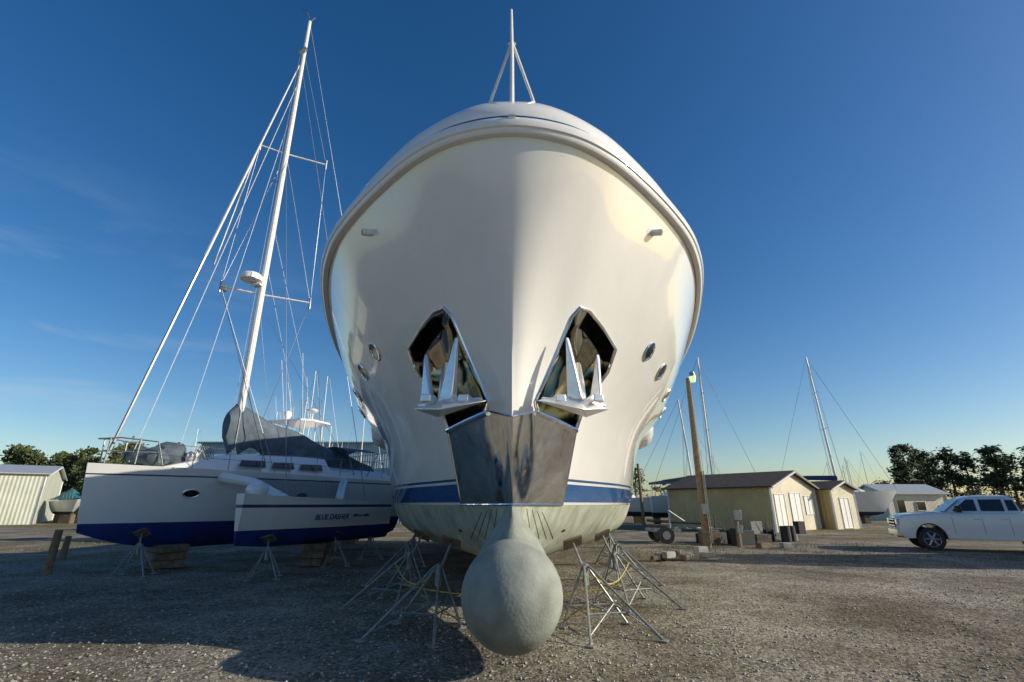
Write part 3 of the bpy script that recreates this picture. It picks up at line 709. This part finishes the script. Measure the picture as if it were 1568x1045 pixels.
# ------------------------------------------------------------------ pickup
pk=root('pickup_truck')
M['carpaint']=mat('silver_white_car_paint',(.66,.67,.69),.28,.15,var=.02,coat=.8)
M['chrome']=mat('chrome',(.6,.6,.6),.2,1,var=.05)
M['alloy']=mat('wheel_alloy',(.32,.32,.33),.4,.6,var=.05)
M['lampg']=mat('headlamp_glass',(.45,.47,.5),.08,var=.2,coat=1)
A=math.radians(-27); KX=.95; KZ=1.06
X0=16.1-(1.0*KX*math.cos(A)+.85*math.sin(A)); Y0=20.0-(1.0*KX*math.sin(A)-.85*math.cos(A))
def TW(x,y,z): x*=KX; return Vector((X0+x*math.cos(A)-y*math.sin(A),Y0+x*math.sin(A)+y*math.cos(A),z*KZ))
def arch(cx,r=.5,z0=.42,n=10):
    return [(cx+r*math.cos(math.pi-math.pi*i/n),max(z0,z0+r*math.sin(math.pi*i/n))) for i in range(n+1)]
BELT=1.30
# body as lofted sections across the width so that hood and flanks are crowned
prof=[(.14,.40),(.05,.5),(.0,.62),(.0,.95),(.04,1.12),(.16,1.2),(.6,1.26),(1.1,1.29),(1.6,1.31),(4.0,1.33),(5.72,1.33),(5.8,1.28),(5.8,.62),(5.7,.48)]
bot=[(.14,.40)]+arch(1.0)+arch(4.7)+[(5.7,.48)]
poly=prof+bot[::-1][1:-1]
body=MB('body','carpaint')
def sl(yf,ins=0,dz=0):
    out=[]
    for x,z in poly:
        yy_=yf*(1-.09*max(0,1-x/.7)**2)
        xx_=x+ (ins if x<.5 else (-ins if x>5.5 else 0)); out.append(TW(xx_,yy_,z-(dz if z>1.1 else 0)))
    return out
rings=[sl(-.90,.04,.05),sl(-.97,.02,.02+.06),sl(-.985,.0,.14)]
ringsets=[sl(-.985,.06,.13),sl(-.97,.03,.05),sl(-.90,.0,.0),sl(-.5,-.03,-.015),sl(0,-.05,-.02),sl(.5,-.03,-.015),sl(.90,0,0),sl(.97,.03,.05),sl(.985,.06,.13)]
body.loft(ringsets,'carpaint',smooth=True); body.obj(pk,recalc=True,angle=32)
cab=MB('cab','carpaint','glass')
def cr_(z,x0,x1,hw): return [TW(x0,-hw*.8,z),TW(x0+.08,-hw,z),TW(x1-.05,-hw,z),TW(x1,-hw*.8,z),TW(x1,hw*.8,z),TW(x1-.05,hw,z),TW(x0+.08,hw,z),TW(x0,hw*.8,z)]
cab.loft([cr_(1.28,1.6,4.0,.94),cr_(1.78,2.3,3.88,.80),cr_(1.86,2.5,3.8,.74),cr_(1.89,2.8,3.6,.6)],'carpaint',smooth=True); cab.obj(pk,recalc=True,angle=25)
gl=MB('windows','glass','black')
def sidep(x,z,s,e=.012):
    t=(z-1.28)/.5; hw=.94+(.80-.94)*t+e; return TW(x,s*hw,z)
for s in(-1,1):
    for P4 in (((1.86,1.36),(2.64,1.36),(2.64,1.75),(2.40,1.75)),((2.76,1.36),(3.46,1.36),(3.46,1.75),(2.76,1.75)),((3.56,1.38),(3.86,1.38),(3.80,1.72),(3.56,1.74))):
        gl.add([sidep(x,z,s) for x,z in P4],[(0,1,2,3)],'glass')
def ws(y,t): x=1.6+.7*t; z=1.28+.5*t; return TW(x-.02,y,z+.02)
gl.add([ws(-.74,.1),ws(.74,.1),ws(.63,.95),ws(-.63,.95)],[(0,1,2,3)],'glass'); gl.obj(pk)
tr_=MB('trim','black','chrome','lampg','carpaint')
tr_.box(TW(-.0,0,.58),(.16,1.72,.22),'chrome',A); tr_.box(TW(-.02,0,.93),(.06,1.1,.34),'black',A)
for k in range(3): tr_.box(TW(-.045,0,.82+.11*k),(.03,1.1,.045),'chrome',A)
for s in(-1,1):
    tr_.box(TW(.09,s*.76,.98),(.24,.28,.2),'lampg',A); tr_.box(TW(.0,s*.62,.48),(.1,.2,.1),'black',A)
    tr_.box(TW(2.02,s*1.09,1.42),(.14,.24,.24),'black',A)
    for xd in (1.78,2.70,3.51): tr_.box(TW(xd,s*.982,.86),(.012,.014,.62),'black',A)
    tr_.box(TW(4.04,s*.982,.9),(.016,.014,.6),'black',A)
    for xh in(2.54,3.36): tr_.box(TW(xh,s*.995,1.1),(.2,.03,.04),'chrome',A)
    tr_.box(TW(2.85,s*.97,.42),(2.5,.12,.06),'chrome',A)
    tr_.box(TW(5.77,s*.88,1.05),(.08,.14,.32),'black',A)
    for cx in(1.0,4.7):
        pts=[TW(cx+.5*math.cos(math.pi-math.pi*i/12),s*.985,.42+.5*math.sin(math.pi*i/12)) for i in range(13)]
        tr_.tube(pts,.02,'black',5)
tr_.box(TW(5.88,0,.62),(.16,1.8,.18),'chrome',A); tr_.box(TW(2.9,0,.5),(4.6,1.5,.22),'black',A)
tr_.obj(pk,bevel=.012)
for i,(x,y) in enumerate(((1.0,-.85),(1.0,.85),(4.7,-.85),(4.7,.85))):
    w_=MB('wheel_%d'%(i+1),'black','alloy'); s=1 if y>0 else -1
    def TV(dx,yy,dz): return TW(x+dx/KX,yy,0)+Vector((0,0,.42+dz))
    prof_=[(-.13,.25),(-.13,.38),(-.1,.415),(.1,.415),(.13,.38),(.13,.25)]
    rings=[[TV(r*math.cos(a),y+o,r*math.sin(a)) for a in np.linspace(0,2*math.pi,28,endpoint=False)] for o,r in prof_]
    w_.loft(rings,'black')
    rings=[[TV(r*math.cos(a),y+s*o,r*math.sin(a)) for a in np.linspace(0,2*math.pi,28,endpoint=False)] for o,r in((.132,.275),(.14,.27),(.12,.235))]
    w_.loft(rings,'alloy',cap=False)
    for k in range(6):
        a=k*math.pi/3; w_.tube([TV(0,y+s*.135,0),TV(.25*math.cos(a),y+s*.135,.25*math.sin(a))],[.05,.035],'alloy',6)
    w_.tube([TV(0,y+s*.12,0),TV(0,y+s*.15,0)],.06,'alloy',12); w_.obj(pk,recalc=True)

# ------------------------------------------------------------------ trees
def tree(mb,x,y,h,w,nq=900,low=.4,qs=1,ncl=24):
    b=.18*h/8
    mb.tube([(x,y,0),(x+random.uniform(-.2,.2),y,h*.5),(x+random.uniform(-.3,.3),y,h*.93)],[b,b*.7,b*.2],'bark',6)
    cl=[]
    for k in range(ncl):
        z=h*random.uniform(low,.97); rr=w*max(.12,(1.1-z/h))**.5*random.uniform(.2,1)
        a=random.uniform(0,2*math.pi); c=Vector((x+rr*math.cos(a),y+rr*math.sin(a),z)); cl.append((c,random.uniform(.4,.85)*w*.4))
        if k%2==0: mb.tube([(x,y,z-.5),c],[.05,.02],'bark',4,False)
    vs=[];fs=[]
    for q in range(nq):
        c,r=random.choice(cl); v=Vector((random.gauss(0,1),random.gauss(0,1),random.gauss(0,.6)))*r*.6; p=c+v
        s=random.uniform(.12,.3)*h/9*qs; a=Vector((random.gauss(0,1),random.gauss(0,1),random.gauss(0,1))).normalized(); b_=a.orthogonal().normalized()
        k=len(vs); vs+= [p-a*s,p+b_*s*.5,p+a*s,p-b_*s*.5]; fs.append((k,k+1,k+2,k+3))
    mb.add(vs,fs,'leaf')
t=MB('pine_tree_row','bark','leaf')
for i in range(24): tree(t,58+i*1.9+random.uniform(-.8,.8),74+random.uniform(-3,5),random.uniform(8.8,10.4),random.uniform(1.8,2.7),1700,.42,1.05,34)
for i in range(16): tree(t,57.5+i*2.8+random.uniform(-.8,.8),79+random.uniform(-2,4),random.uniform(4.5,6.5),random.uniform(2.4,3.2),800,.1,1.6,20)
t.obj()
t=MB('broadleaf_tree_row','bark','leaf')
for i in range(13): tree(t,-68+i*1.75,62+random.uniform(-3,5),random.uniform(7.2,9.4),random.uniform(1.8,2.6),1500,.2,1.1,30)
t.obj()
t=MB('distant_tree_line','bark','leaf')
for i in range(150):
    x=-190+i*2.6+random.uniform(-1,1); y=125+random.uniform(-8,8); tree(t,x,y,random.uniform(4.8,7.2),3,130,.05,2.6,12)
t.obj()
t=MB('young_pine_tree','bark','leaf'); tree(t,12.3,50,5.6,1.3,900,.15); t.obj()

# ------------------------------------------------------------------ ground
gm,nt,b=newmat('gravel_yard')
g=N(nt,'ShaderNodeNewGeometry')
def noise(sc,det=6,ro=.6,mp=None):
    n_=N(nt,'ShaderNodeTexNoise'); n_.inputs['Scale'].default_value=sc; n_.inputs['Detail'].default_value=det; n_.inputs['Roughness'].default_value=ro
    nt.links.new(mp or g.outputs['Position'],n_.inputs['Vector']); return n_
def ramp(f,a,c,p0,p1):
    r=N(nt,'ShaderNodeValToRGB'); r.color_ramp.elements[0].position=p0; r.color_ramp.elements[1].position=p1
    r.color_ramp.elements[0].color=(*a,1); r.color_ramp.elements[1].color=(*c,1); nt.links.new(f,r.inputs['Fac']); return r
n1=noise(.4,10,.68); base=ramp(n1.outputs['Fac'],(.13,.105,.072),(.32,.29,.235),.38,.62)
vo=N(nt,'ShaderNodeTexVoronoi'); vo.inputs['Scale'].default_value=26; nt.links.new(g.outputs['Position'],vo.inputs['Vector'])
st_=ramp(vo.outputs['Color'],(.35,.34,.32),(1.8,1.8,1.8),.1,.95)
mx=N(nt,'ShaderNodeMix',data_type='RGBA',blend_type='MULTIPLY'); mx.inputs['Factor'].default_value=.85
nt.links.new(base.outputs['Color'],mx.inputs['A']); nt.links.new(st_.outputs['Color'],mx.inputs['B'])
mpg=N(nt,'ShaderNodeMapping'); mpg.inputs['Scale'].default_value=(.05,.16,.1); nt.links.new(g.outputs['Position'],mpg.inputs[0])
n2=noise(1,8,.65,mpg.outputs[0]); gr=ramp(n2.outputs['Fac'],(0,0,0),(1,1,1),.48,.58)
sy=N(nt,'ShaderNodeSeparateXYZ'); nt.links.new(g.outputs['Position'],sy.inputs[0])
far=N(nt,'ShaderNodeMapRange'); nt.links.new(sy.outputs['Y'],far.inputs[0]); far.inputs[1].default_value=13; far.inputs[2].default_value=26; far.inputs[3].default_value=.05; far.inputs[4].default_value=1
mu=N(nt,'ShaderNodeMath',operation='MULTIPLY'); nt.links.new(gr.outputs['Color'],mu.inputs[0]); nt.links.new(far.outputs[0],mu.inputs[1])
gc=ramp(noise(3,6).outputs['Fac'],(.1,.095,.03),(.24,.2,.085),.35,.65)
mx2=N(nt,'ShaderNodeMix',data_type='RGBA'); nt.links.new(mu.outputs[0],mx2.inputs['Factor']); nt.links.new(mx.outputs['Result'],mx2.inputs['A']); nt.links.new(gc.outputs['Color'],mx2.inputs['B'])
nt.links.new(mx2.outputs['Result'],b.inputs['Base Color']); b.inputs['Roughness'].default_value=.95; b.inputs['Specular IOR Level'].default_value=.2
n3=noise(9,10,.7); n4=noise(1.2,5,.5)
ad=N(nt,'ShaderNodeMath',operation='MULTIPLY_ADD'); nt.links.new(n4.outputs['Fac'],ad.inputs[0]); ad.inputs[1].default_value=2.2; nt.links.new(n3.outputs['Fac'],ad.inputs[2])
ad2=N(nt,'ShaderNodeMath',operation='MULTIPLY_ADD'); nt.links.new(vo.outputs['Distance'],ad2.inputs[0]); ad2.inputs[1].default_value=-.4; nt.links.new(ad.outputs[0],ad2.inputs[2])
bp=N(nt,'ShaderNodeBump'); bp.inputs['Strength'].default_value=.9; bp.inputs['Distance'].default_value=.08
nt.links.new(ad2.outputs[0],bp.inputs['Height']); nt.links.new(bp.outputs['Normal'],b.inputs['Normal'])
M['ground']=gm
gd=MB('ground','ground'); gd.add([(-900,-300,0),(900,-300,0),(900,1500,0),(-900,1500,0)],[(0,1,2,3)],'ground'); gd.obj()
M['stone']=mat('gravel_stone',(.33,.31,.27),.9,var=.6,scale=30)
ns=20000
yy=4.2+ (rng.random(ns)**1.7)*18; xx=(rng.random(ns)*2-1)*yy*1.05
sz=.006+.022*rng.random(ns)**3
oc=np.array([(1,0,0),(0,1,0),(-1,0,0),(0,-1,0),(0,0,.7),(0,0,-.5)])
V_=np.empty((ns,6,3))
for i in range(6): V_[:,i,:]=oc[i][None,:]*sz[:,None]*(.6+.8*rng.random((ns,3)))
V_[:,:,0]+=xx[:,None];V_[:,:,1]+=yy[:,None];V_[:,:,2]+=(sz*.3)[:,None]
F0=np.array([(0,1,4),(1,2,4),(2,3,4),(3,0,4),(1,0,5),(2,1,5),(3,2,5),(0,3,5)])
F_=(F0[None]+(np.arange(ns)*6)[:,None,None]).reshape(-1,3)
me=bpy.data.meshes.new('gravel'); me.from_pydata(V_.reshape(-1,3).tolist(),[],F_.tolist()); me.materials.append(M['stone'])
o=bpy.data.objects.new('gravel',me); COL.objects.link(o)
vs=[];fs=[]
for c in range(520):
    if random.random()<.5: cx,cy=random.uniform(3,16),random.uniform(15.5,24)
    else: cx,cy=random.uniform(-20,-4),random.uniform(13.5,26)
    for k in range(9):
        x=cx+random.gauss(0,.15);y=cy+random.gauss(0,.12);h_=random.uniform(.04,.13);a=random.uniform(0,6.28);q=len(vs)
        vs+= [(x-.008*math.cos(a),y-.008*math.sin(a),0),(x+.008*math.cos(a),y+.008*math.sin(a),0),(x+random.gauss(0,.04),y+random.gauss(0,.04),h_)]; fs.append((q,q+1,q+2))
gt=MB('grass_tufts','grass'); gt.add(vs,fs,'grass'); gt.obj()

# ------------------------------------------------------------------ light, sky, camera
EL=math.radians(22); AZ=math.radians(97)     # azimuth from +Y towards +X
S=Vector((math.cos(EL)*math.sin(AZ),math.cos(EL)*math.cos(AZ),math.sin(EL)))
sl_=bpy.data.lights.new('sun','SUN'); sl_.energy=5.0; sl_.angle=math.radians(.5); sl_.color=(1,.91,.74)
so=bpy.data.objects.new('sun',sl_); COL.objects.link(so); so.rotation_euler=S.to_track_quat('Z','Y').to_euler(); so.location=(30,0,20)
w=bpy.data.worlds.new('World'); scene.world=w; w.use_nodes=True; nt=w.node_tree
bg=nt.nodes['Background']; sk=nt.nodes.new('ShaderNodeTexSky'); sk.sky_type='NISHITA'; sk.sun_disc=False
sk.sun_elevation=EL; sk.sun_rotation=AZ; sk.air_density=1.0; sk.dust_density=.7; sk.ozone_density=2.3
hs=nt.nodes.new('ShaderNodeHueSaturation'); hs.inputs['Saturation'].default_value=1.35; hs.inputs['Hue'].default_value=.505; nt.links.new(sk.outputs[0],hs.inputs['Color'])
tc=nt.nodes.new('ShaderNodeTexCoord'); mp=nt.nodes.new('ShaderNodeMapping'); mp.inputs['Scale'].default_value=(1.2,2.5,9); mp.inputs['Rotation'].default_value=(0,.18,.3)
nt.links.new(tc.outputs['Generated'],mp.inputs[0]); cn=nt.nodes.new('ShaderNodeTexNoise'); cn.inputs['Scale'].default_value=1.6; cn.inputs['Detail'].default_value=7; cn.inputs['Roughness'].default_value=.55
nt.links.new(mp.outputs[0],cn.inputs['Vector']); cn.inputs['Distortion'].default_value=.4
sx=nt.nodes.new('ShaderNodeSeparateXYZ'); nt.links.new(tc.outputs['Generated'],sx.inputs[0])
m1=nt.nodes.new('ShaderNodeMapRange'); nt.links.new(cn.outputs['Fac'],m1.inputs[0]); m1.inputs[1].default_value=.5; m1.inputs[2].default_value=.85; m1.inputs[4].default_value=.5
m2=nt.nodes.new('ShaderNodeMapRange'); nt.links.new(sx.outputs['X'],m2.inputs[0]); m2.inputs[1].default_value=-.25; m2.inputs[2].default_value=-.65
m3=nt.nodes.new('ShaderNodeMapRange'); nt.links.new(sx.outputs['Z'],m3.inputs[0]); m3.inputs[1].default_value=.5; m3.inputs[2].default_value=.2
a_=nt.nodes.new('ShaderNodeMath'); a_.operation='MULTIPLY'; nt.links.new(m1.outputs[0],a_.inputs[0]); nt.links.new(m2.outputs[0],a_.inputs[1])
b_=nt.nodes.new('ShaderNodeMath'); b_.operation='MULTIPLY'; nt.links.new(a_.outputs[0],b_.inputs[0]); nt.links.new(m3.outputs[0],b_.inputs[1])
mxw=nt.nodes.new('ShaderNodeMix'); mxw.data_type='RGBA'; nt.links.new(b_.outputs[0],mxw.inputs['Factor']); nt.links.new(hs.outputs[0],mxw.inputs['A']); mxw.inputs['B'].default_value=(5,5.6,6.2,1)
nt.links.new(mxw.outputs['Result'],bg.inputs['Color']); bg.inputs['Strength'].default_value=.118
scene.view_settings.view_transform='Standard'; scene.view_settings.look='None'; scene.view_settings.exposure=0
cam=bpy.data.cameras.new('camera'); co=bpy.data.objects.new('camera',cam); COL.objects.link(co); scene.camera=co
co.location=(0,0,1.7); co.rotation_euler=(math.radians(90+18.6),0,0); cam.lens=17.0; cam.sensor_width=36; cam.clip_end=3000
